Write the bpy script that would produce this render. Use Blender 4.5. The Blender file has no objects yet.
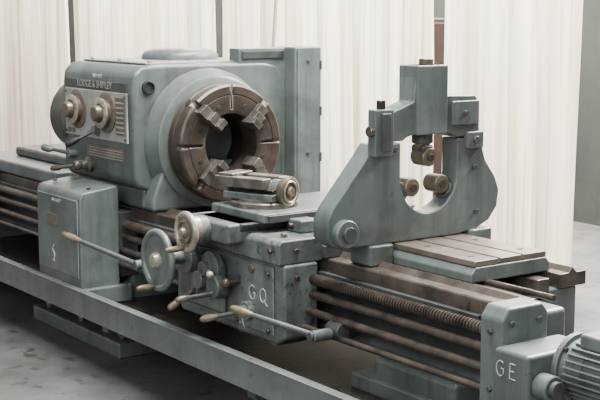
import bpy, bmesh, math, random
from mathutils import Vector, Matrix, Quaternion
random.seed(4)
R=math.radians
scene=bpy.context.scene
COL=scene.collection

# ------------------------------------------------ materials
def mat_noise(name,c1,c2,rough=0.5,metal=0.0,scale=6,lo=.4,hi=.65,bump=.1,bscale=60,c3=None,spots=None,wear=None,drip=None):
    m=bpy.data.materials.new(name); m.use_nodes=True
    nt=m.node_tree; N=nt.nodes; L=nt.links
    b=N['Principled BSDF']; b.inputs['Metallic'].default_value=metal; b.inputs['Roughness'].default_value=rough
    tc=N.new('ShaderNodeTexCoord')
    n=N.new('ShaderNodeTexNoise'); n.inputs['Scale'].default_value=scale; n.inputs['Detail'].default_value=8; n.inputs['Roughness'].default_value=.65
    L.new(tc.outputs['Object'],n.inputs['Vector'])
    r=N.new('ShaderNodeValToRGB'); r.color_ramp.elements[0].position=lo; r.color_ramp.elements[1].position=hi
    r.color_ramp.elements[0].color=(*c1,1); r.color_ramp.elements[1].color=(*c2,1)
    L.new(n.outputs['Fac'],r.inputs['Fac'])
    out=r.outputs['Color']
    def layer(out,scl,vec_scale,pos,width,col,strength=1.0):
        mp=N.new('ShaderNodeMapping'); mp.inputs['Scale'].default_value=vec_scale
        L.new(tc.outputs['Object'],mp.inputs['Vector'])
        n2=N.new('ShaderNodeTexNoise'); n2.inputs['Scale'].default_value=scl; n2.inputs['Detail'].default_value=10; n2.inputs['Roughness'].default_value=.72
        L.new(mp.outputs['Vector'],n2.inputs['Vector'])
        r2=N.new('ShaderNodeValToRGB'); r2.color_ramp.elements[0].position=pos; r2.color_ramp.elements[1].position=pos+width
        r2.color_ramp.elements[1].color=(strength,)*3+(1,)
        L.new(n2.outputs['Fac'],r2.inputs['Fac'])
        mx=N.new('ShaderNodeMixRGB'); L.new(r2.outputs['Color'],mx.inputs['Fac']); L.new(out,mx.inputs['Color1']); mx.inputs['Color2'].default_value=(*col,1)
        return mx.outputs['Color']
    if drip: out=layer(out,9,(1,1,.12),.48,.18,drip,.8)
    if c3: 
        out=layer(out,scale*4.3,(1,1,1),spots or .6,.05,c3,.85)
        if drip: out=layer(out,2.6,(1,1,1.6),.50,.16,c3,.5)
    if wear:
        bv=N.new('ShaderNodeBevel'); bv.samples=4; bv.inputs['Radius'].default_value=.007
        ge=N.new('ShaderNodeNewGeometry')
        dt=N.new('ShaderNodeVectorMath'); dt.operation='DOT_PRODUCT'
        L.new(bv.outputs[0],dt.inputs[0]); L.new(ge.outputs['Normal'],dt.inputs[1])
        n4=N.new('ShaderNodeTexNoise'); n4.inputs['Scale'].default_value=28; n4.inputs['Detail'].default_value=6
        L.new(tc.outputs['Object'],n4.inputs['Vector'])
        ma=N.new('ShaderNodeMath'); ma.operation='SUBTRACT'; ma.inputs[0].default_value=1; L.new(dt.outputs['Value'],ma.inputs[1])
        mb=N.new('ShaderNodeMath'); mb.operation='MULTIPLY'; L.new(ma.outputs[0],mb.inputs[0]); L.new(n4.outputs['Fac'],mb.inputs[1])
        r4=N.new('ShaderNodeMapRange'); r4.inputs[1].default_value=.03; r4.inputs[2].default_value=.08; L.new(mb.outputs[0],r4.inputs[0])
        mx=N.new('ShaderNodeMixRGB'); L.new(r4.outputs[0],mx.inputs['Fac']); L.new(out,mx.inputs['Color1']); mx.inputs['Color2'].default_value=(*wear,1)
        out=mx.outputs['Color']
    L.new(out,b.inputs['Base Color'])
    n3=N.new('ShaderNodeTexNoise'); n3.inputs['Scale'].default_value=bscale; n3.inputs['Detail'].default_value=3
    L.new(tc.outputs['Object'],n3.inputs['Vector'])
    bp=N.new('ShaderNodeBump'); bp.inputs['Strength'].default_value=bump; bp.inputs['Distance'].default_value=.01
    L.new(n3.outputs['Fac'],bp.inputs['Height']); L.new(bp.outputs['Normal'],b.inputs['Normal'])
    return m
WEAR=(.20,.21,.192)
PAINT=mat_noise('machine_paint',(.072,.091,.089),(.118,.139,.133),.36,0,3,.35,.7,.06,45,(.038,.037,.03),.64,WEAR,(.05,.06,.057))
PAINT2=mat_noise('apron_paint',(.060,.077,.077),(.132,.152,.146),.34,0,5,.35,.65,.08,45,(.025,.023,.018),.57,WEAR,(.038,.044,.042))
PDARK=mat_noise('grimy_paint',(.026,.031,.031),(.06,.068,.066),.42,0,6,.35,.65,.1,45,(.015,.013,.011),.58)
TRAYM=mat_noise('tray_paint',(.088,.107,.108),(.124,.146,.144),.40,0,4,.35,.7,.05,40,(.04,.037,.03),.61,WEAR,(.06,.07,.069))
SWARF=mat_noise('oily_tray',(.008,.007,.006),(.026,.022,.018),.42,0,12,.35,.65,.4,90,(.07,.06,.05),.68)
RUST=mat_noise('chuck_brown',(.026,.020,.016),(.068,.052,.041),.36,.3,7,.35,.65,.08,70,(.125,.102,.083),.64)
JAW=mat_noise('jaw_steel',(.062,.057,.049),(.18,.168,.148),.34,.6,14,.35,.65,.08,70)
WAY=mat_noise('way_steel',(.043,.035,.030),(.112,.093,.079),.3,.4,7,.35,.65,.05,60,(.028,.023,.019),.57)
TOP=mat_noise('table_steel',(.095,.079,.065),(.175,.149,.126),.34,.25,7,.35,.65,.05,60,(.045,.036,.03),.6)
ROD=mat_noise('rod_steel',(.036,.030,.026),(.11,.092,.078),.27,.55,9,.35,.65,.05,60)
STEEL=mat_noise('bright_steel',(.33,.31,.28),(.48,.46,.42),.3,.75,12,.35,.65,.03,60)
CREAM=mat_noise('worn_dial',(.20,.188,.145),(.37,.355,.29),.34,.35,14,.35,.65,.03,60,(.075,.067,.052),.56)
BROWN=mat_noise('handle_brown',(.07,.054,.034),(.17,.135,.09),.32,0,20,.35,.65,.05,60)
BRASS=mat_noise('brass_worn',(.08,.066,.045),(.19,.16,.11),.34,.5,16,.35,.65,.05,60)
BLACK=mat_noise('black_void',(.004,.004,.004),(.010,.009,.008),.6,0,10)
PLATE=mat_noise('alu_plate',(.24,.255,.245),(.35,.36,.345),.36,.3,9,.35,.65,.02,60)
LABEL=mat_noise('label_dark',(.075,.06,.05),(.125,.103,.088),.5,0,40)
WHITE=mat_noise('chalk',(.28,.31,.30),(.52,.54,.52),.8,0,60)
REDM=mat_noise('dark_red_paint',(.016,.007,.006),(.03,.010,.008),.6,0,9)
CONC=mat_noise('concrete_floor',(.045,.044,.043),(.105,.101,.098),.55,0,1.8,.35,.68,.25,30,(.022,.021,.020),.56)
WALLM=mat_noise('wall_panel',(.032,.040,.036),(.048,.058,.052),.8,0,1.5)
WALLW=mat_noise('wall_side_paint',(.4,.39,.36),(.5,.48,.44),.8,0,1.5)
WOOD=mat_noise('wood_post',(.38,.27,.13),(.45,.33,.17),.7,0,5)
ROPE=mat_noise('cable',(.42,.38,.3),(.52,.48,.4),.7,0,30)

def curtain_mat():
    m=bpy.data.materials.new('plastic_sheet'); m.use_nodes=True
    nt=m.node_tree; N=nt.nodes; L=nt.links; N.remove(N['Principled BSDF'])
    tc=N.new('ShaderNodeTexCoord')
    def nz(sc,s2,c1,c2,p0,p1):
        mp=N.new('ShaderNodeMapping'); mp.inputs['Scale'].default_value=sc
        L.new(tc.outputs['Object'],mp.inputs['Vector'])
        n=N.new('ShaderNodeTexNoise'); n.inputs['Scale'].default_value=s2; n.inputs['Detail'].default_value=6
        L.new(mp.outputs['Vector'],n.inputs['Vector'])
        r=N.new('ShaderNodeValToRGB'); r.color_ramp.elements[0].position=p0; r.color_ramp.elements[1].position=p1
        r.color_ramp.elements[0].color=c1; r.color_ramp.elements[1].color=c2
        L.new(n.outputs['Fac'],r.inputs['Fac']); return r
    r1=nz((5,5,.12),1.6,(.68,.58,.46,1),(.95,.915,.84,1),.33,.58)  # tan vertical streaks: fold shading painted into the sheet colour
    r2=nz((16,16,.3),2.0,(.84,.78,.70,1),(1,1,1,1),.34,.5)  # finer pleat lines, shade likewise put into the colour
    mm=N.new('ShaderNodeMixRGB'); mm.blend_type='MULTIPLY'; mm.inputs[0].default_value=1
    L.new(r1.outputs[0],mm.inputs[1]); L.new(r2.outputs[0],mm.inputs[2])
    d=N.new('ShaderNodeBsdfDiffuse'); t=N.new('ShaderNodeBsdfTranslucent')
    g=N.new('ShaderNodeBsdfGlossy'); g.inputs['Roughness'].default_value=.35
    L.new(mm.outputs['Color'],d.inputs['Color']); L.new(mm.outputs['Color'],t.inputs['Color'])
    mx=N.new('ShaderNodeMixShader'); mx.inputs[0].default_value=.42
    L.new(d.outputs[0],mx.inputs[1]); L.new(t.outputs[0],mx.inputs[2])
    mx2=N.new('ShaderNodeMixShader'); mx2.inputs[0].default_value=.05
    L.new(mx.outputs[0],mx2.inputs[1]); L.new(g.outputs[0],mx2.inputs[2])
    L.new(mx2.outputs[0],N['Material Output'].inputs['Surface'])
    return m
CURT=curtain_mat()

# ------------------------------------------------ helpers
def empty(name,loc=(0,0,0)):
    e=bpy.data.objects.new(name,None); e.location=loc; e.empty_display_size=.2; COL.objects.link(e); return e
def finish(name,bm,mat,parent=None,bevel=0,seg=3,sharp=35):
    bmesh.ops.recalc_face_normals(bm,faces=bm.faces)
    me=bpy.data.meshes.new(name); 
    for f in bm.faces: f.smooth=True
    bm.to_mesh(me); bm.free(); me.materials.append(mat)
    o=bpy.data.objects.new(name,me); COL.objects.link(o)
    if parent: o.parent=parent
    if bevel>0:
        b=o.modifiers.new('bevel','BEVEL'); b.width=bevel; b.segments=seg; b.limit_method='ANGLE'; b.angle_limit=R(35); b.harden_normals=True
    else: me.set_sharp_from_angle(angle=R(sharp))
    return o
def box(name,p,x0,x1,y0,y1,z0,z1,mat,bevel=.004,seg=2,rot=None,piv=None):
    bm=bmesh.new(); bmesh.ops.create_cube(bm,size=1)
    M=Matrix.Translation(((x0+x1)/2,(y0+y1)/2,(z0+z1)/2))@Matrix.Diagonal((x1-x0,y1-y0,z1-z0,1))
    bm.transform(M)
    if rot is not None:
        pv=Vector(piv); bm.transform(Matrix.Translation(pv)@rot@Matrix.Translation(-pv))
    return finish(name,bm,mat,p,bevel,seg)
def prism(name,p,pts,axis,a0,a1,mat,bevel=.004,seg=2,rot=None,piv=None):
    bm=bmesh.new()
    def P(a,u,v): return {'X':(a,u,v),'Y':(u,a,v),'Z':(u,v,a)}[axis]
    A=[bm.verts.new(P(a0,*q)) for q in pts]; B=[bm.verts.new(P(a1,*q)) for q in pts]
    bm.faces.new(A); bm.faces.new(B); n=len(pts)
    for i in range(n): bm.faces.new((A[i],A[(i+1)%n],B[(i+1)%n],B[i]))
    if rot is not None:
        pv=Vector(piv); bm.transform(Matrix.Translation(pv)@rot@Matrix.Translation(-pv))
    return finish(name,bm,mat,p,bevel,seg)
def revolve(name,p,origin,axis,prof,mat,n=40,closed=False,sharp=35,bevel=0):
    q=Vector((0,0,1)).rotation_difference(Vector(axis).normalized()); o=Vector(origin)
    bm=bmesh.new(); rings=[]
    for h,r in prof:
        if r<1e-6: rings.append([bm.verts.new(o+q@Vector((0,0,h)))])
        else: rings.append([bm.verts.new(o+q@Vector((r*math.cos(2*math.pi*i/n),r*math.sin(2*math.pi*i/n),h))) for i in range(n)])
    pr=list(zip(rings[:-1],rings[1:]))
    if closed: pr.append((rings[-1],rings[0]))
    for a,b in pr:
        if len(a)==1 and len(b)==1: continue
        for i in range(n):
            j=(i+1)%n
            if len(a)==1: bm.faces.new((a[0],b[i],b[j]))
            elif len(b)==1: bm.faces.new((a[i],a[j],b[0]))
            else: bm.faces.new((a[i],a[j],b[j],b[i]))
    return finish(name,bm,mat,p,bevel,2,sharp)
def cyl(name,p,p0,p1,r,mat,r2=None,n=28,ch=.0):
    p0=Vector(p0);p1=Vector(p1); L=(p1-p0).length; r2=r if r2 is None else r2
    c=ch or min(r,L)*.08
    return revolve(name,p,p0,p1-p0,[(0,0),(0,r-c),(c,r),(L-c,r2),(L,r2-c),(L,0)],mat,n)
def ball(name,p,c,r,mat):
    prof=[(-r*math.cos(math.pi*i/12),r*math.sin(math.pi*i/12)) for i in range(13)]
    prof[0]=(-r,0);prof[-1]=(r,0)
    return revolve(name,p,c,(0,0,1),prof,mat,20)
def handle(name,p,p0,p1,r,mat):
    p0=Vector(p0);p1=Vector(p1);L=(p1-p0).length
    return revolve(name,p,p0,p1-p0,[(0,0),(0,r*.6),(.1*L,r*.7),(.35*L,r),(.75*L,r*.95),(.93*L,r*.7),(L,r*.3),(L,0)],mat,20,sharp=60)
def ringpts(cy,cz,r,a0,a1,n):
    return [(cy+r*math.cos(R(a0+(a1-a0)*i/n)),cz+r*math.sin(R(a0+(a1-a0)*i/n))) for i in range(n+1)]
def text(name,p,body,loc,size,face,mat,roll=0):
    c=bpy.data.curves.new(name,'FONT'); c.body=body; c.size=size; c.extrude=.0006
    c.align_x='CENTER'; c.align_y='CENTER'; c.materials.append(mat)
    o=bpy.data.objects.new(name,c); COL.objects.link(o); o.parent=p; o.location=loc
    o.rotation_euler={'-Y':(R(90),roll,0),'+X':(R(90),0,R(90)),'Z':(0,0,0)}[face]
    return o
def strokes(name,p,lines,mat,r=.003):
    c=bpy.data.curves.new(name,'CURVE'); c.dimensions='3D'; c.bevel_depth=r; c.bevel_resolution=1
    for ln in lines:
        s=c.splines.new('POLY'); s.points.add(len(ln)-1)
        for i,q in enumerate(ln): s.points[i].co=(*q,1)
    c.materials.append(mat); o=bpy.data.objects.new(name,c); COL.objects.link(o); o.parent=p; return o
def bolt(p,c,axis,r=.012,h=.012,mat=None,n=6):
    return revolve('bolt',p,c,axis,[(0,0),(0,r),(h*.8,r),(h,r*.8),(h,0)],mat or PDARK,n)
def lever(name,p,base,tip,r=.007,hr=.014,hl=.09,mat=BROWN,boss=True,baxis=(0,-1,0)):
    base=Vector(base);tip=Vector(tip);d=(tip-base).normalized()
    cyl(name+'_arm',p,base,tip-d*hl*.8,r*1.3,PDARK,r)
    handle(name+'_grip',p,tip-d*hl,tip,hr,mat)
    if boss:
        bx=Vector(baxis); cyl(name+'_boss',p,base-bx*.07,base+bx*.018,.024,PAINT)

# ------------------------------------------------ room
bm=bmesh.new(); bmesh.ops.create_grid(bm,x_segments=2,y_segments=2,size=1); bm.transform(Matrix.Translation((-2,-1,0))@Matrix.Diagonal((10,7,1,1)))
finish('floor',bm,CONC)
box('wall_back',None,-12,8,4.6,4.75,0,5,WALLM,0)
box('wall_left',None,-12.15,-12,-8,4.6,0,5,WALLW,0)

def curtain(name,x0,x1,y,z0,z1,amp,wl,seed):
    rnd=random.Random(seed); bm=bmesh.new()
    n=int((x1-x0)/.011); m=14
    ph=[rnd.uniform(0,6.28) for _ in range(7)]
    rows=[]
    for j in range(m+1):
        z=z0+(z1-z0)*j/m; row=[]
        for i in range(n+1):
            x=x0+(x1-x0)*i/n
            w=x+.09*math.sin(x*1.7+ph[0])+.05*math.sin(x*4.1+ph[5])+.03*math.sin(z*.9+ph[1]+x*2)
            s=math.sin(2*math.pi*w/wl+ph[2]); s=abs(s)**.7*(1 if s>0 else -1)
            yy=y+amp*s*(.65+.45*math.sin(x*3.3+ph[3]))+amp*.55*math.sin(2*math.pi*w/(wl*.37)+ph[4]+.3*z)*(.6+.5*math.sin(x*5+ph[6]))
            row.append(bm.verts.new((x,yy,z)))
        rows.append(row)
    for j in range(m):
        for i in range(n): bm.faces.new((rows[j][i],rows[j][i+1],rows[j+1][i+1],rows[j+1][i]))
    return finish(name,bm,CURT,None,0,2,180)
curtain('plastic_curtain',-11.5,-6.87,2.35,.01,4.2,.08,.46,1)
curtain('plastic_curtain.001',-6.70,-4.0,2.35,.01,4.2,.08,.42,2)
curtain('plastic_curtain.002',-3.82,-1.18,2.35,.01,4.2,.07,.36,3)
curtain('plastic_curtain.003',-1.03,.21,2.35,.01,4.2,.05,.27,6)
box('curtain_rail',None,-11.8,6,2.3,2.4,4.2,4.28,PDARK,.005)
cyl('post',None,(-7.0,2.75,0),(-7.0,2.75,4.6),.14,PDARK)
cyl('post.001',None,(-4.08,2.6,0),(-4.08,2.6,4.6),.045,WOOD)
e=empty('tool_cabinet'); box('cabinet_body',e,-3.3,-2.55,4.1,4.5,.05,1.70,REDM,.02); box('cabinet_plinth',e,-3.27,-2.58,4.12,4.48,0,.05,BLACK,.0)
box('cabinet_door',e,-3.26,-2.6,4.085,4.1,.1,1.66,REDM,.01); cyl('cabinet_handle',e,(-2.7,4.07,.9),(-2.7,4.07,1.1),.012,STEEL)
cyl('conduit_pipe',None,(-1.22,2.62,.0),(-1.22,2.62,4.6),.02,PDARK)
pts=[Vector((-2.55+.28*(t/20)**1.5*-1,2.12,4.2-(3.6)*t/20)) for t in range(21)]
c=bpy.data.curves.new('hanging_cable','CURVE'); c.dimensions='3D'; c.bevel_depth=.014; s=c.splines.new('POLY'); s.points.add(20)
for i,q in enumerate(pts): s.points[i].co=(*q,1)
c.materials.append(ROPE); o=bpy.data.objects.new('hanging_cable',c); COL.objects.link(o)

# ------------------------------------------------ LATHE
L=empty('engine_lathe')
XL,XR=-3.2,2.30
prism('front_way',L,[(-.352,.70),(-.352,.75),(-.346,.756),(-.295,.756),(-.272,.778),(-.25,.756),(-.19,.756),(-.19,.70)],'X',XL,XR,WAY,.003)
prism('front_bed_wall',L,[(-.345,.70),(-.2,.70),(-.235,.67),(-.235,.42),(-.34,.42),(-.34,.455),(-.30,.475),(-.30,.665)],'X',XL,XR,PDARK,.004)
prism('rear_way',L,[(.19,.756),(.24,.756),(.262,.778),(.284,.756),(.34,.756),(.34,.70),(.19,.70)],'X',XL,2.06,WAY,.003)
prism('rear_bed_wall',L,[(.34,.70),(.2,.70),(.235,.67),(.235,.42),(.33,.42),(.33,.46),(.29,.48),(.29,.66)],'X',XL,2.02,PAINT,.004)
box('inner_way_1',L,XL,2.18,-.165,-.10,.66,.745,WAY,.004)
box('inner_way_2',L,XL,2.05,.08,.145,.66,.745,WAY,.004)
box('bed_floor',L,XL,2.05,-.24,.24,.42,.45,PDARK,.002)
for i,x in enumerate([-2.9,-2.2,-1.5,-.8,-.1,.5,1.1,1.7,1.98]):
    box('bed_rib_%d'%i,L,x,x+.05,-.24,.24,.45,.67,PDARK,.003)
box('bed_end_web',L,2.0,2.26,-.26,.02,.42,.69,PAINT,.02,3)
prism('bed_end_wedge',L,[(-.24,.42),(.3,.42),(.3,.70),(.02,.70),(-.24,.6)],'X',1.98,2.05,PAINT,.01)
cyl('alignment_rod',L,(1.95,-.13,.755),(2.33,-.13,.755),.012,ROD)
def pedestal(nm,x0,x1,foot=True):
    prism(nm+'_column',L,[(x0+.05,.08),(x1-.05,.08),(x1,.42),(x0,.42)],'Y',-.38,.38,PAINT,.02,3)
    box(nm+'_foot',L,x0-.08,x1+.12,-.53,.5,0,.085,PAINT,.012,3)
    for x in (x0+.02,(x0+x1)/2,x1+.04):
        bolt(L,(x,-.47,.085),(0,0,1),.02,.03,ROD)
pedestal('left_pedestal',-1.25,-.38)
pedestal('right_pedestal',1.62,2.1)
pedestal('far_pedestal',-3.1,-2.5)
box('right_pedestal_flange',L,1.5,2.2,-.40,.42,.27,.335,PAINT,.01)
TX0,TX1=-3.3,2.9
prism('tray_front_beam',L,[(-.72,.245),(-.72,.372),(-.735,.38),(-.70,.38),(-.66,.365),(-.66,.355),(-.705,.36),(-.705,.26),(-.66,.26),(-.66,.245)],'X',TX0,TX1,TRAYM,.002)
box('tray_floor',L,TX0,TX1,-.706,.5,.262,.275,SWARF,.0)
box('tray_rear_lip',L,TX0,TX1,.5,.515,.245,.37,TRAYM,.003)
for i,x in enumerate([-2.8,-1.7,-.1,1.2,2.4]):
    box('tray_bracket_%d'%i,L,x,x+.06,-.70,-.35,.21,.262,PDARK,.003)

prof=[(0,0)];h=0
while h<1.16:
    prof+= [(h,.024),(h+.007,.024),(h+.009,.018),(h+.014,.018)]; h+=.016
prof.append((h,0))
revolve('lead_screw',L,(1.2,-.415,.675),(1,0,0),prof,ROD,20,sharp=25)
prof=[(0,0)];h=0
while h<.8:
    prof+= [(h,.024),(h+.007,.024),(h+.009,.018),(h+.014,.018)]; h+=.016
prof.append((h,0))
revolve('lead_screw_left',L,(-.38,-.415,.675),(1,0,0),prof,ROD,20,sharp=25)
cyl('lead_screw_far',L,(XL,-.415,.675),(-.86,-.415,.675),.022,ROD)
cyl('feed_rod',L,(XL,-.42,.612),(2.36,-.42,.612),.02,ROD)
cyl('control_rod',L,(XL,-.44,.545),(2.36,-.44,.545),.017,ROD)
cyl('switch_rod',L,(XL,-.46,.48),(2.36,-.46,.48),.013,ROD)
prism('rack',L,[(-.375,.665),(-.345,.665),(-.345,.70),(-.375,.70)],'X',XL,2.2,PDARK,.002)

# headstock
hp=[(-.435,.93),(-.435,1.38),(-.425,1.45),(-.38,1.487),(-.30,1.497),(.36,1.497),(.45,1.48),(.48,1.42),(.48,.86),(-.36,.86),(-.41,.88)]
prism('headstock',L,hp,'X',-1.05,-.24,PAINT,.022,4)
prism('headstock_base',L,[(-1.03,.76),(-.26,.76),(-.26,.87),(-1.03,.87)],'Y',-.37,.42,PAINT,.02,3)
prism('headstock_skirt',L,[(-.37,.76),(-.37,.83),(-.30,1.0),(.3,1.0),(.40,.83),(.40,.76)],'X',-.26,-.16,PAINT,.02,3)
box('headstock_lid',L,-1.0,-.29,-.33,.38,1.495,1.505,PAINT,.005,3)
revolve('headstock_dome',L,(-.72,.12,1.50),(0,0,1),[(0,.21),(.025,.21),(.045,.195),(.06,.15),(.064,0)],PAINT,48,sharp=50)
revolve('end_gear_cover',L,(-1.05,-.265,1.19),(-1,0,0),[(-.05,.0),(-.05,.205),(.10,.205),(.13,.185),(.135,0)],PDARK,48)
for x,y in ((-.97,-.29),(-.32,-.29),(-.65,-.29),(-.32,.3)): bolt(L,(x,y,1.505),(0,0,1),.01,.008)
revolve('spindle_boss',L,(-.25,0,1.1),(1,0,0),[(0,.375),(.03,.37),(.055,.35),(.10,.34),(.11,.325),(.11,.16),(0,.16)],PAINT,72)
chuck=revolve('chuck_body',L,(-.135,0,1.1),(1,0,0),[(0,.16),(0,.29),(.01,.30),(.05,.30),(.055,.296),(.06,.30),(.125,.30),(.135,.29),(.135,.252),(.132,.25),(.132,.246),(.135,.244),(.135,.17),(.128,.155),(.05,.15),(0,.15)],RUST,96,closed=True,sharp=30)
def bool_cut(o,c):
    m=o.modifiers.new('cut','BOOLEAN'); m.object=c; m.operation='DIFFERENCE'; m.solver='EXACT'
bm=bmesh.new()
for k in range(8):
    a=R(45*k); w=.034 if k%2 else .014; r0,r1=(.12,.33) if k%2 else (.175,.33)
    M=Matrix.Translation((0,0,1.1))@Matrix.Rotation(a,4,'X')@Matrix.Translation((0,(r0+r1)/2,0))@Matrix.Diagonal((.06 if k%2 else .036,r1-r0,w,1))
    bmesh.ops.create_cube(bm,size=1,matrix=M)
cut=finish('chuck_slot_cutter',bm,RUST,L)
bool_cut(chuck,cut)
bpy.context.view_layer.update()
dg=bpy.context.evaluated_depsgraph_get()
nm=bpy.data.meshes.new_from_object(chuck.evaluated_get(dg)); chuck.modifiers.clear(); chuck.data=nm
bpy.data.objects.remove(cut)
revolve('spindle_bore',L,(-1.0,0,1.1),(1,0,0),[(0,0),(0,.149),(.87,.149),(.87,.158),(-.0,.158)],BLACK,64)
for k in range(4):
    a=45+90*k
    rin=[.125,.135,.125,.125][k]
    pr=[(rin,-.03),(rin,.085),(rin+.035,.085),(rin+.035,.06),(rin+.08,.06),(rin+.08,.035),(rin+.13,.035),(rin+.13,-.03)]
    pts=[(q[1],q[0]) for q in pr]
    bmj=bmesh.new()
    A=[bmj.verts.new((x,y,-.028)) for x,y in pts];B=[bmj.verts.new((x,y,.028)) for x,y in pts]
    bmj.faces.new(A);bmj.faces.new(B)
    for i in range(len(pts)): bmj.faces.new((A[i],A[(i+1)%len(pts)],B[(i+1)%len(pts)],B[i]))
    bmj.transform(Matrix.Translation((0,0,1.1))@Matrix.Rotation(R(a),4,'X'))
    finish('chuck_jaw_%d'%(k+1),bmj,JAW,L,.003)
    d=Vector((0,math.cos(R(a)),math.sin(R(a))))
    cyl('jaw_screw_%d'%(k+1),L,Vector((-.07,0,1.1))+d*.29,Vector((-.07,0,1.1))+d*.303,.022,BLACK)
for k in range(8):
    a=R(22.5+45*k)
    cyl('chuck_bolt_%d'%k,L,(-.01,.2*math.cos(a),1.1+.2*math.sin(a)),(.003,.2*math.cos(a),1.1+.2*math.sin(a)),.012,BLACK)
revolve('oil_sight',L,(-.24,-.345,1.385),(1,0,0),[(0,.036),(.012,.036),(.014,.028),(.006,.026),(.006,0)],BLACK,28)
FY=-.435
box('name_band',L,-1.0,-.30,FY-.006,FY,1.362,1.405,PDARK,.002)
text('name_text',L,'LODGE & SHIPLEY',(-.65,FY-.0065,1.384),.05,'-Y',PLATE)
box('control_panel',L,-1.0,-.28,FY-.012,FY,1.10,1.355,PLATE,.006)
for x in (-.98,-.3):
    for z in (1.12,1.335): bolt(L,(x,FY-.012,z),(0,-1,0),.008,.005,PDARK)
for i,x in enumerate((-.84,-.50)):
    revolve('dial_plate_%d'%i,L,(x,FY-.012,1.245),(0,-1,0),[(0,.105),(.006,.105),(.008,.10),(.008,0)],LABEL,48)
    revolve('speed_dial_%d'%i,L,(x,FY-.02,1.245),(0,-1,0),[(0,.07),(.02,.07),(.028,.06),(.03,.045),(.065,.04),(.07,.034),(.07,0)],BRASS,40)
    revolve('dial_rim_%d'%i,L,(x,FY-.045,1.245),(0,-1,0),[(0,.05),(0,.078),(.008,.08),(.012,.074),(.012,.05)],CREAM,48,closed=True)
box('chart_plate',L,-.40,-.295,FY-.016,FY-.012,1.14,1.33,LABEL,.001)
for i in range(7): box('chart_row_%d'%i,L,-.39,-.305,FY-.0175,FY-.016,1.15+i*.025,1.158+i*.025,PLATE,0)
for i,x in enumerate((-.96,-.91,-.72,-.62)): 
    box('small_plate_%d'%i,L,x,x+.035,FY-.015,FY-.012,1.115,1.14,LABEL,.001)
lever('shift_lever',L,(-.60,FY-.03,1.15),(-.67,FY-.17,1.07),.008,.018,.08,BLACK)
box('instruction_plate',L,-.75,-.33,FY-.005,FY,1.0,1.065,LABEL,.001)
for i in range(4): box('instr_row_%d'%i,L,-.73,-.35,FY-.0062,FY-.005,1.008+i*.014,1.011+i*.014,PLATE,0)
lever('feed_lever_a',L,(-.9,FY-.03,1.0),(-1.04,FY-.14,1.03),.009,.022,.07,PAINT)
lever('feed_lever_b',L,(-.78,FY-.03,.95),(-.93,FY-.14,.92),.009,.017,.07,ROD)
revolve('reverse_knob',L,(-.72,FY,.955),(0,-1,0),[(0,.04),(.02,.04),(.03,.025),(.06,.02),(.07,.026),(.09,.026),(.10,.02),(.10,0)],JAW,24)
box('top_sticker',L,-.70,-.52,-.30,-.21,1.505,1.507,WHITE,0)
text('top_sticker_text',L,'NR 14077',(-.61,-.255,1.5075),.032,'Z',LABEL)
text('top_chalk',L,'NR 14272',(-.62,FY-.001,1.43),.026,'-Y',WHITE)

# rear electrical cabinet (stands behind the headstock)
box('electric_box',L,-.34,-.246,.20,.50,.78,1.57,PAINT,.006)
box('electric_box_panel',L,-.34,-.16,.50,.68,.76,1.575,PAINT,.01)
box('electric_box_rib',L,-.246,-.238,.22,.485,1.515,1.555,PDARK,.002)
for z in (.95,1.2,1.45): cyl('box_hinge',L,(-.165,.675,z),(-.165,.675,z+.05),.010,PDARK)
for z in (1.0,1.5): bolt(L,(-.16,.59,z),(1,0,0),.01,.008)
box('box_door_seam',L,-.161,-.158,.515,.52,.80,1.555,PDARK,0)

# quick change gearbox
prism('feed_gearbox',L,[(-.68,.36),(-.68,.83),(-.665,.858),(-.47,.885),(-.46,.87),(-.46,.36)],'X',-.88,-.36,PAINT,.012,3)
box('gearbox_shelf',L,-.86,-.38,-.46,-.34,.40,.74,PDARK,.006)
box('gearbox_cover',L,-.86,-.38,-.688,-.68,.42,.82,PAINT,.006)
box('gearbox_label',L,-.74,-.60,-.692,-.688,.66,.72,LABEL,.001)
text('gearbox_text',L,'NR 14077',(-.62,-.6895,.795),.026,'-Y',WHITE)
strokes('gearbox_chalk',L,[[(-.66,-.689,.56),(-.68,-.689,.53),(-.655,-.689,.51),(-.665,-.689,.47)],[(-.68,-.689,.475),(-.65,-.689,.47)]],WHITE,.003)
bolt(L,(-.42,-.6,.87),(0,0,1),.012,.01); bolt(L,(-.82,-.6,.87),(0,0,1),.012,.01)
box('gearbox_foot',L,-.90,-.34,-.69,-.40,.275,.37,PAINT,.012)
lever('start_lever',L,(.02,-.56,.545),(-.36,-.78,.668),.011,.018,.12,BROWN)
cyl('start_lever_hub',L,(-.02,-.44,.545),(.06,-.44,.545),.035,PDARK)
cyl('start_lever_stub',L,(.02,-.44,.545),(.02,-.58,.545),.018,PDARK)

box('rear_saddle',L,-2.6,-1.35,-.36,.36,.76,.84,PAINT,.015,3)
box('rear_saddle_top',L,-2.3,-1.5,-.2,.3,.84,.90,PDARK,.02,3)
box('rear_saddle_apron',L,-2.6,-2.2,-.5,-.36,.45,.80,PAINT,.02,3)

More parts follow.
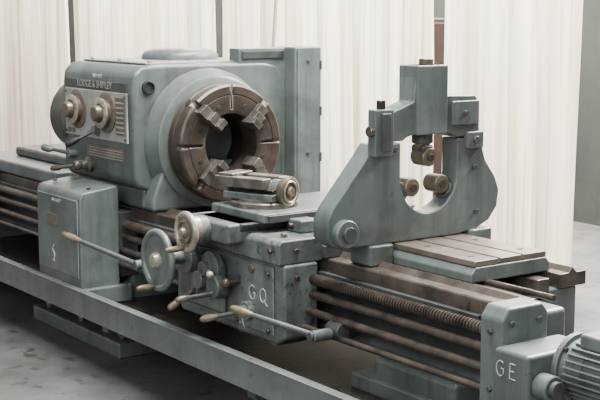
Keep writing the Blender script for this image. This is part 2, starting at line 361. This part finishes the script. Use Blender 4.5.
# ---- carriage
prism('saddle_front',L,[(-.58,.745),(-.58,.83),(-.565,.846),(-.21,.846),(-.19,.83),(-.19,.762),(-.36,.762),(-.36,.745)],'X',.42,1.26,PAINT2,.008,3)
box('saddle_rear',L,.42,1.26,.12,.38,.762,.846,PAINT2,.01)
box('saddle_bridge',L,.62,1.1,-.22,.16,.762,.85,PAINT2,.01)
box('way_wiper',L,1.26,1.285,-.37,-.18,.757,.81,PDARK,.004)
box('way_wiper_l',L,.395,.42,-.37,-.18,.757,.81,PDARK,.004)
prism('apron',L,[(.40,.46),(.44,.405),(1.22,.405),(1.27,.44),(1.27,.745),(.40,.745)],'Y',-.56,-.39,PAINT2,.012,3)
box('apron_face',L,.47,1.2,-.572,-.56,.44,.73,PAINT2,.008)
box('apron_gear_bulge',L,.50,.86,-.61,-.57,.47,.70,PAINT2,.02,3)
for x in (.5,.72,.95,1.2): bolt(L,(x,-.58,.80),(0,-1,0),.014,.012,ROD)
for x,z in ((1.17,.46),(1.17,.70),(.93,.46)): bolt(L,(x,-.572,z),(0,-1,0),.012,.01,ROD)
for y,z in ((-.5,.80),(-.5,.69),(-.43,.50)): bolt(L,(1.262 if z>.75 else 1.27,y,z),(1,0,0),.012,.01,ROD)
yc=-.5725
def arc(cx,cz,rx,rz,a0,a1,n=12): return [(cx+rx*math.cos(R(a0+(a1-a0)*i/n)),yc,cz+rz*math.sin(R(a0+(a1-a0)*i/n))) for i in range(n+1)]
strokes('chalk_marks',L,[arc(1.05,.60,.024,.03,50,320)+[(1.07,yc,.60),(1.055,yc,.60)],arc(1.13,.60,.022,.029,0,360),[(1.135,yc,.583),(1.16,yc,.56)],arc(1.0,.48,.03,.045,100,250)],WHITE,.0021)
# cross slide
prism('cross_slide_dovetail',L,[(.70,.85),(.67,.885),(1.03,.885),(1.0,.85)],'Y',-.60,.34,PDARK,.002)
box('cross_slide',L,.64,1.06,-.52,.12,.885,.925,PAINT2,.008)
box('cross_slide_front',L,.66,1.0,-.66,-.50,.80,.885,PAINT2,.012,3)
cyl('cross_screw_bearing',L,(.815,-.66,.845),(.815,-.70,.845),.06,PAINT2)
cyl('cross_dial',L,(.815,-.70,.845),(.815,-.735,.845),.062,STEEL)
def wheel(nm,c,r,mat,dish=True,hubmat=STEEL,rim=.016):
    x,y,z=c
    prof=[]
    for i in range(12):
        a=2*math.pi*i/12; prof.append((rim*math.cos(a),r-rim+rim*math.sin(a)))
    revolve(nm+'_rim',L,c,(0,-1,0),prof,mat,56,closed=True,sharp=180)
    revolve(nm+'_web',L,(x,y+.008,z),(0,-1,0),[(0,0),(0,r-rim),(.012,r-rim),(-.004+.012,r*.55),(.012,r*.35),(.012,0)],mat,48,sharp=60)
    revolve(nm+'_hub',L,(x,y+.02,z),(0,-1,0),[(0,0),(0,r*.28),(.03,r*.27),(.05,r*.2),(.055,0)],hubmat,32)
    handle(nm+'_crank',L,(x-r*.1,y-.01,z-r+.02),(x-r*.1,y-.10,z-r+.02),.014,BROWN)
wheel('cross_handwheel',(.815,-.75,.84),.09,CREAM,True,CREAM,.013)
revolve('cross_ring',L,(.815,-.758,.84),(0,-1,0),[(0,.05),(.006,.05),(.008,.045),(.0,.04)],BRASS,40)
cyl('apron_shaft',L,(.63,-.60,.695),(.63,-.79,.695),.03,PAINT2)
revolve('apron_dial',L,(.63,-.62,.695),(0,-1,0),[(0,.075),(.04,.075),(.045,.07),(.05,.04),(.05,0)],PAINT2,40)
wheel('apron_handwheel',(.635,-.79,.695),.138,PAINT,True,CREAM,.015)
# compound slide
piv=(.80,-.38,.93); ROT=Matrix.Rotation(R(18),4,'Z')
revolve('compound_swivel',L,(.83,-.36,.925),(0,0,1),[(0,.15),(.02,.15),(.024,.145),(.024,.12),(.035,.12),(.035,0)],JAW,56)
prism('compound_base',L,[(-.47,.955),(-.47,.985),(-.29,.985),(-.29,.955)],'X',.68,.95,PAINT2,.004,2,ROT,piv)
prism('compound_dovetail',L,[(-.435,.985),(-.455,1.005),(-.305,1.005),(-.325,.985)],'X',.65,.94,ROD,.002,2,ROT,piv)
prism('compound_top',L,[(-.47,1.005),(-.47,1.05),(-.41,1.05),(-.41,1.03),(-.35,1.03),(-.35,1.05),(-.285,1.05),(-.285,1.005)],'X',.63,.90,JAW,.004,2,ROT,piv)
prism('compound_top_slot',L,[(-.409,1.028),(-.409,1.034),(-.351,1.034),(-.351,1.028)],'X',.635,.895,STEEL,0,2,ROT,piv)
def rp(x,y,z): return Vector(piv)+ROT@(Vector((x,y,z))-Vector(piv))
ax=rp(1,0,0)-rp(0,0,0)
revolve('compound_end',L,rp(.90,-.38,.995),ax,[(0,0),(0,.05),(.04,.05),(.04,.03),(.07,.03),(.07,0)],PAINT2,32)
revolve('compound_handwheel',L,rp(.95,-.38,.995),ax,[(0,0),(0,.06),(.012,.068),(.03,.068),(.036,.055),(.028,.045),(.028,.025),(.045,.02),(.045,0)],BRASS,44)
revolve('compound_hub_rim',L,rp(.95,-.38,.995),ax,[(.03,.048),(.036,.05),(.04,.045),(.034,.04)],CREAM,44,closed=True)
box('tool_clamp',L,.64,.72,-.455,-.31,1.05,1.062,JAW,.004,2,ROT,piv)
box('cross_gib',L,1.06,1.075,-.5,.1,.888,.918,PDARK,.002)
cyl('cross_stop_rod',L,(1.10,-.42,.872),(1.10,.25,.872),.012,ROD)
box('cross_stop_block',L,1.06,1.16,-.40,-.3,.846,.90,PAINT2,.008)
box('cross_stop_block2',L,1.06,1.16,.10,.18,.846,.90,PAINT2,.008)
cyl('oil_cup',L,(1.18,-.5,.846),(1.18,-.5,.862),.014,JAW)
lever('engage_lever',L,(.80,-.64,.66),(1.02,-.76,.69),.008,.015,.06,CREAM)
lever('half_nut_lever',L,(.70,-.63,.56),(.74,-.80,.50),.01,.017,.08,BROWN)
lever('clutch_lever',L,(.86,-.63,.57),(.80,-.80,.55),.01,.016,.07,JAW)
lever('feed_select_lever',L,(1.03,-.60,.52),(.90,-.74,.475),.009,.016,.08,BROWN)
cyl('feed_select_disc',L,(1.03,-.57,.52),(1.03,-.60,.52),.04,PAINT2)
cyl('apron_hub_1',L,(.86,-.60,.60),(.86,-.655,.60),.05,PAINT2)
cyl('apron_hub_2',L,(.74,-.60,.61),(.74,-.66,.61),.04,PAINT2)
revolve('apron_star_hub',L,(.80,-.60,.67),(0,-1,0),[(0,.07),(.03,.07),(.035,.06),(.04,.03),(.07,.03),(.07,0)],PAINT2,32)
ball('apron_knob_1',L,(.95,-.64,.63),.022,ROD); cyl('apron_knob_stem',L,(.95,-.57,.63),(.95,-.63,.63),.01,ROD)
cyl('oil_gauge',L,(1.05,-.572,.70),(1.05,-.582,.70),.018,BRASS)
lever('spindle_lever',L,(1.48,-.56,.50),(1.14,-.74,.575),.011,.017,.11,BROWN)
cyl('spindle_lever_stub',L,(1.48,-.46,.50),(1.48,-.59,.50),.02,PDARK)
cyl('spindle_lever_hub',L,(1.44,-.45,.51),(1.52,-.45,.51),.034,PDARK)

# table under the steady
prism('table_base',L,[(-.21,.757),(-.21,.79),(-.185,.815),(.185,.815),(.21,.79),(.21,.757)],'X',1.36,1.99,PAINT,.006)
for i,(a,b) in enumerate([(-.19,-.07),(-.055,.055),(.07,.19)]):
    box('table_top_%d'%i,L,1.35,1.985,a,b,.815,.838,TOP,.003)
box('table_slot_floor',L,1.36,1.98,-.18,.18,.812,.822,PDARK,0)
for x,y in ((1.65,-.13),(1.9,-.13),(1.9,.13),(1.65,.13)): cyl('table_bolt',L,(x,y,.836),(x,y,.840),.012,BLACK)

# end bracket + gearbox + motor
prism('end_bracket',L,[(-.49,.43),(-.49,.745),(-.46,.785),(-.30,.785),(-.27,.75),(-.27,.43)],'X',2.33,2.44,PAINT,.012,3)
box('end_bracket_tie',L,2.25,2.34,-.35,-.2,.44,.69,PAINT,.01)
for z in (.675,.612,.545): cyl('rod_bush',L,(2.29,-.42,z),(2.33,-.42,z),.032,ROD)
bolt(L,(2.385,-.49,.70),(0,-1,0),.012,.01); bolt(L,(2.385,-.49,.50),(0,-1,0),.012,.01)
bolt(L,(2.44,-.45,.73),(1,0,0),.012,.01); bolt(L,(2.44,-.32,.73),(1,0,0),.012,.01)
box('end_gearbox',L,2.44,2.60,-.53,-.22,.40,.665,PAINT,.015,3)
yc=-.5305
strokes('chalk_GE',L,[arc(2.475,.60,.018,.026,50,320)+[(2.49,yc,.60),(2.478,yc,.60)],[(2.545,yc,.625),(2.52,yc,.626),(2.518,yc,.575),(2.546,yc,.573)],[(2.52,yc,.60),(2.54,yc,.601)]],WHITE,.0020)
cyl('shaft_boss',L,(2.60,-.47,.56),(2.66,-.47,.56),.045,PAINT)
cyl('shaft_boss_cap',L,(2.66,-.47,.56),(2.68,-.47,.56),.03,PDARK)
mc=(2.60,-.31,.60)
revolve('motor_flange',L,mc,(1,0,0),[(0,0),(0,.115),(.02,.115),(.022,.1),(.1,.09),(.1,0)],PAINT,48)
revolve('motor_body',L,mc,(1,0,0),[(.02,0),(.02,.085),(.28,.085),(.30,.07),(.30,0)],PAINT,48)
bm=bmesh.new()
for k in range(28):
    a=2*math.pi*k/28
    M=Matrix.Translation(mc)@Matrix.Rotation(a,4,'X')@Matrix.Translation((.15,.092,0))@Matrix.Diagonal((.22,.03,.005,1))
    bmesh.ops.create_cube(bm,size=1,matrix=M)
finish('motor_fins',bm,PAINT,L,.0)
for k in range(6):
    a=R(60*k+15); bolt(L,(2.62,mc[1]+.103*math.cos(a),mc[2]+.103*math.sin(a)),(1,0,0),.01,.012,ROD)
box('motor_terminal_box',L,2.66,2.80,-.36,-.26,.68,.73,PAINT,.01)

# ------------------------------------------------ STEADY REST
S=empty('steady_rest')
X0,X1=1.42,1.52
low=[(-.165,1.245),(-.30,1.245),(-.33,1.205),(-.505,1.005),(-.53,.96),(-.53,.89),(-.51,.86),(-.465,.84),(.14,.84),(.25,.852),(.33,.885),(.375,.94),(.385,1.01),(.36,1.07),(.305,1.14),(.285,1.19),(.285,1.245),(.14,1.245)]
low+=ringpts(-.012,1.10,.153,0,-180,24)
prism('lower_frame',S,low,'X',X0,X1,PAINT,.008,3)
up=[(-.24,1.25),(-.24,1.33),(-.205,1.37),(-.10,1.405),(-.085,1.55),(.065,1.55),(.072,1.425),(.235,1.42),(.262,1.39),(.262,1.25),(.13,1.25)]
up+=[(-.01+.14*math.cos(R(a)),1.25+.028*math.sin(R(a))) for a in range(15,171,15)]
up+=[(-.15,1.25)]
prism('upper_frame',S,up,'X',X0,X1,PAINT,.006,3)
box('upper_housing',S,X0-.01,X1+.015,-.09,.07,1.27,1.55,PAINT,.006,2)
box('upper_pad',S,X1-.005,X1+.012,.10,.25,1.30,1.40,PAINT,.005,2)
box('base_block',S,1.40,1.54,-.33,-.21,.757,.842,PAINT,.01)
box('base_block_rear',S,1.40,1.54,.21,.33,.757,.856,PAINT,.01)
box('clamp_block',S,X1-.01,X1+.04,-.33,-.235,1.20,1.385,PAINT,.006)
box('clamp_block_bar',S,X1+.035,X1+.05,-.30,-.255,1.22,1.37,PDARK,.004)
cyl('clamp_bolt',S,(X1+.015,-.283,1.385),(X1+.015,-.283,1.42),.018,ROD)
cyl('clamp_pin',S,(X1+.02,-.35,1.30),(X1+.02,-.33,1.30),.02,ROD)
box('hinge_block',S,X1-.01,X1+.02,.18,.27,1.20,1.27,PAINT,.006) 
cyl('hinge_pin',S,(X0-.01,.225,1.235),(X1+.03,.225,1.235),.016,PDARK)
def quill(nm,ang,rin,rout):
    d=Vector((0,math.cos(R(ang)),math.sin(R(ang)))); c=Vector(((X0+X1)/2,-.01,1.1))
    cyl(nm+'_sleeve',S,c+d*.13,c+d*.25,.044,PDARK)
    cyl(nm+'_quill',S,c+d*rin,c+d*.2,.032,BRASS)
    t=c+d*(rin-.005)
    box(nm+'_fork',S,t.x-.04,t.x+.04,t.y-.03,t.y+.03,t.z-.03,t.z+.03,JAW,.012,3)
    cyl(nm+'_roller',S,t-d*.02-Vector((.032,0,0)),t-d*.02+Vector((.05,0,0)),.038,BRASS)
    cyl(nm+'_roller_pin',S,t-d*.02+Vector((.045,0,0)),t-d*.02+Vector((.058,0,0)),.016,ROD)
    cyl(nm+'_screw',S,c+d*.25,c+d*rout,.016,ROD)
quill('top',90,.10,.455)
quill('left',205,.125,.46)
quill('right',-30,.105,.36)
cyl('left_boss',S,(X1-.02,-.455,.905),(X1+.035,-.455,.905),.056,PAINT)
cyl('left_boss_nut',S,(X1+.035,-.455,.905),(X1+.05,-.455,.905),.03,PDARK)
d=Vector((0,math.cos(R(205)),math.sin(R(205))))
cyl('left_adjust_knob',S,Vector((1.475,0,1.1))+d*.47,Vector((1.475,0,1.1))+d*.52,.04,PAINT)
cyl('top_adjust_knob',S,(1.475,0,1.55),(1.475,0,1.575),.03,BRASS)
for y,z in ((.25,.93),(-.2,1.22),(.235,1.12),(.17,1.35)): bolt(S,(X1+(.012 if z>1.3 else 0),y,z),(1,0,0),.012,.010,PDARK)

# ------------------------------------------------ lights
w=bpy.data.worlds.new('World'); scene.world=w; w.use_nodes=True
bg=w.node_tree.nodes['Background']; bg.inputs[0].default_value=(.97,.98,1,1); bg.inputs[1].default_value=.5
def area(nm,loc,target,sx,sy,e,col):
    l=bpy.data.lights.new(nm,'AREA'); l.shape='RECTANGLE'; l.size=sx; l.size_y=sy; l.energy=e; l.color=col
    o=bpy.data.objects.new(nm,l); COL.objects.link(o); o.location=loc
    o.rotation_euler=(Vector(target)-Vector(loc)).to_track_quat('-Z','Y').to_euler()
area('skylight',(1.0,.4,6),(0,-.2,0),6,1.6,1950,(1,.985,.95))
area('rear_window_light',(-3,4.3,4.6),(-3,2.3,1.4),13,1.2,7000,(1,.95,.87))
area('front_fill_light',(5.5,-6.5,4),(0,0,1),4,3,420,(1,.98,.94))  # fill lamp added in front to brighten curtains and machine; no door modelled

# ------------------------------------------------ camera
f=1264
th=math.atan(190/f); a=R(35.5)
h=Vector((-math.cos(a),math.sin(a),0)); r=Vector((math.sin(a),math.cos(a),0))
F=h*math.cos(th)-Vector((0,0,math.sin(th))); U=h*math.sin(th)+Vector((0,0,math.cos(th)))
cam=bpy.data.cameras.new('camera'); cam.lens=f*36/600; cam.sensor_width=36
co=bpy.data.objects.new('camera',cam); COL.objects.link(co)
M=Matrix((( r.x,U.x,-F.x,5.386),(r.y,U.y,-F.y,-3.42),(r.z,U.z,-F.z,1.77),(0,0,0,1)))
co.matrix_world=M
scene.camera=co
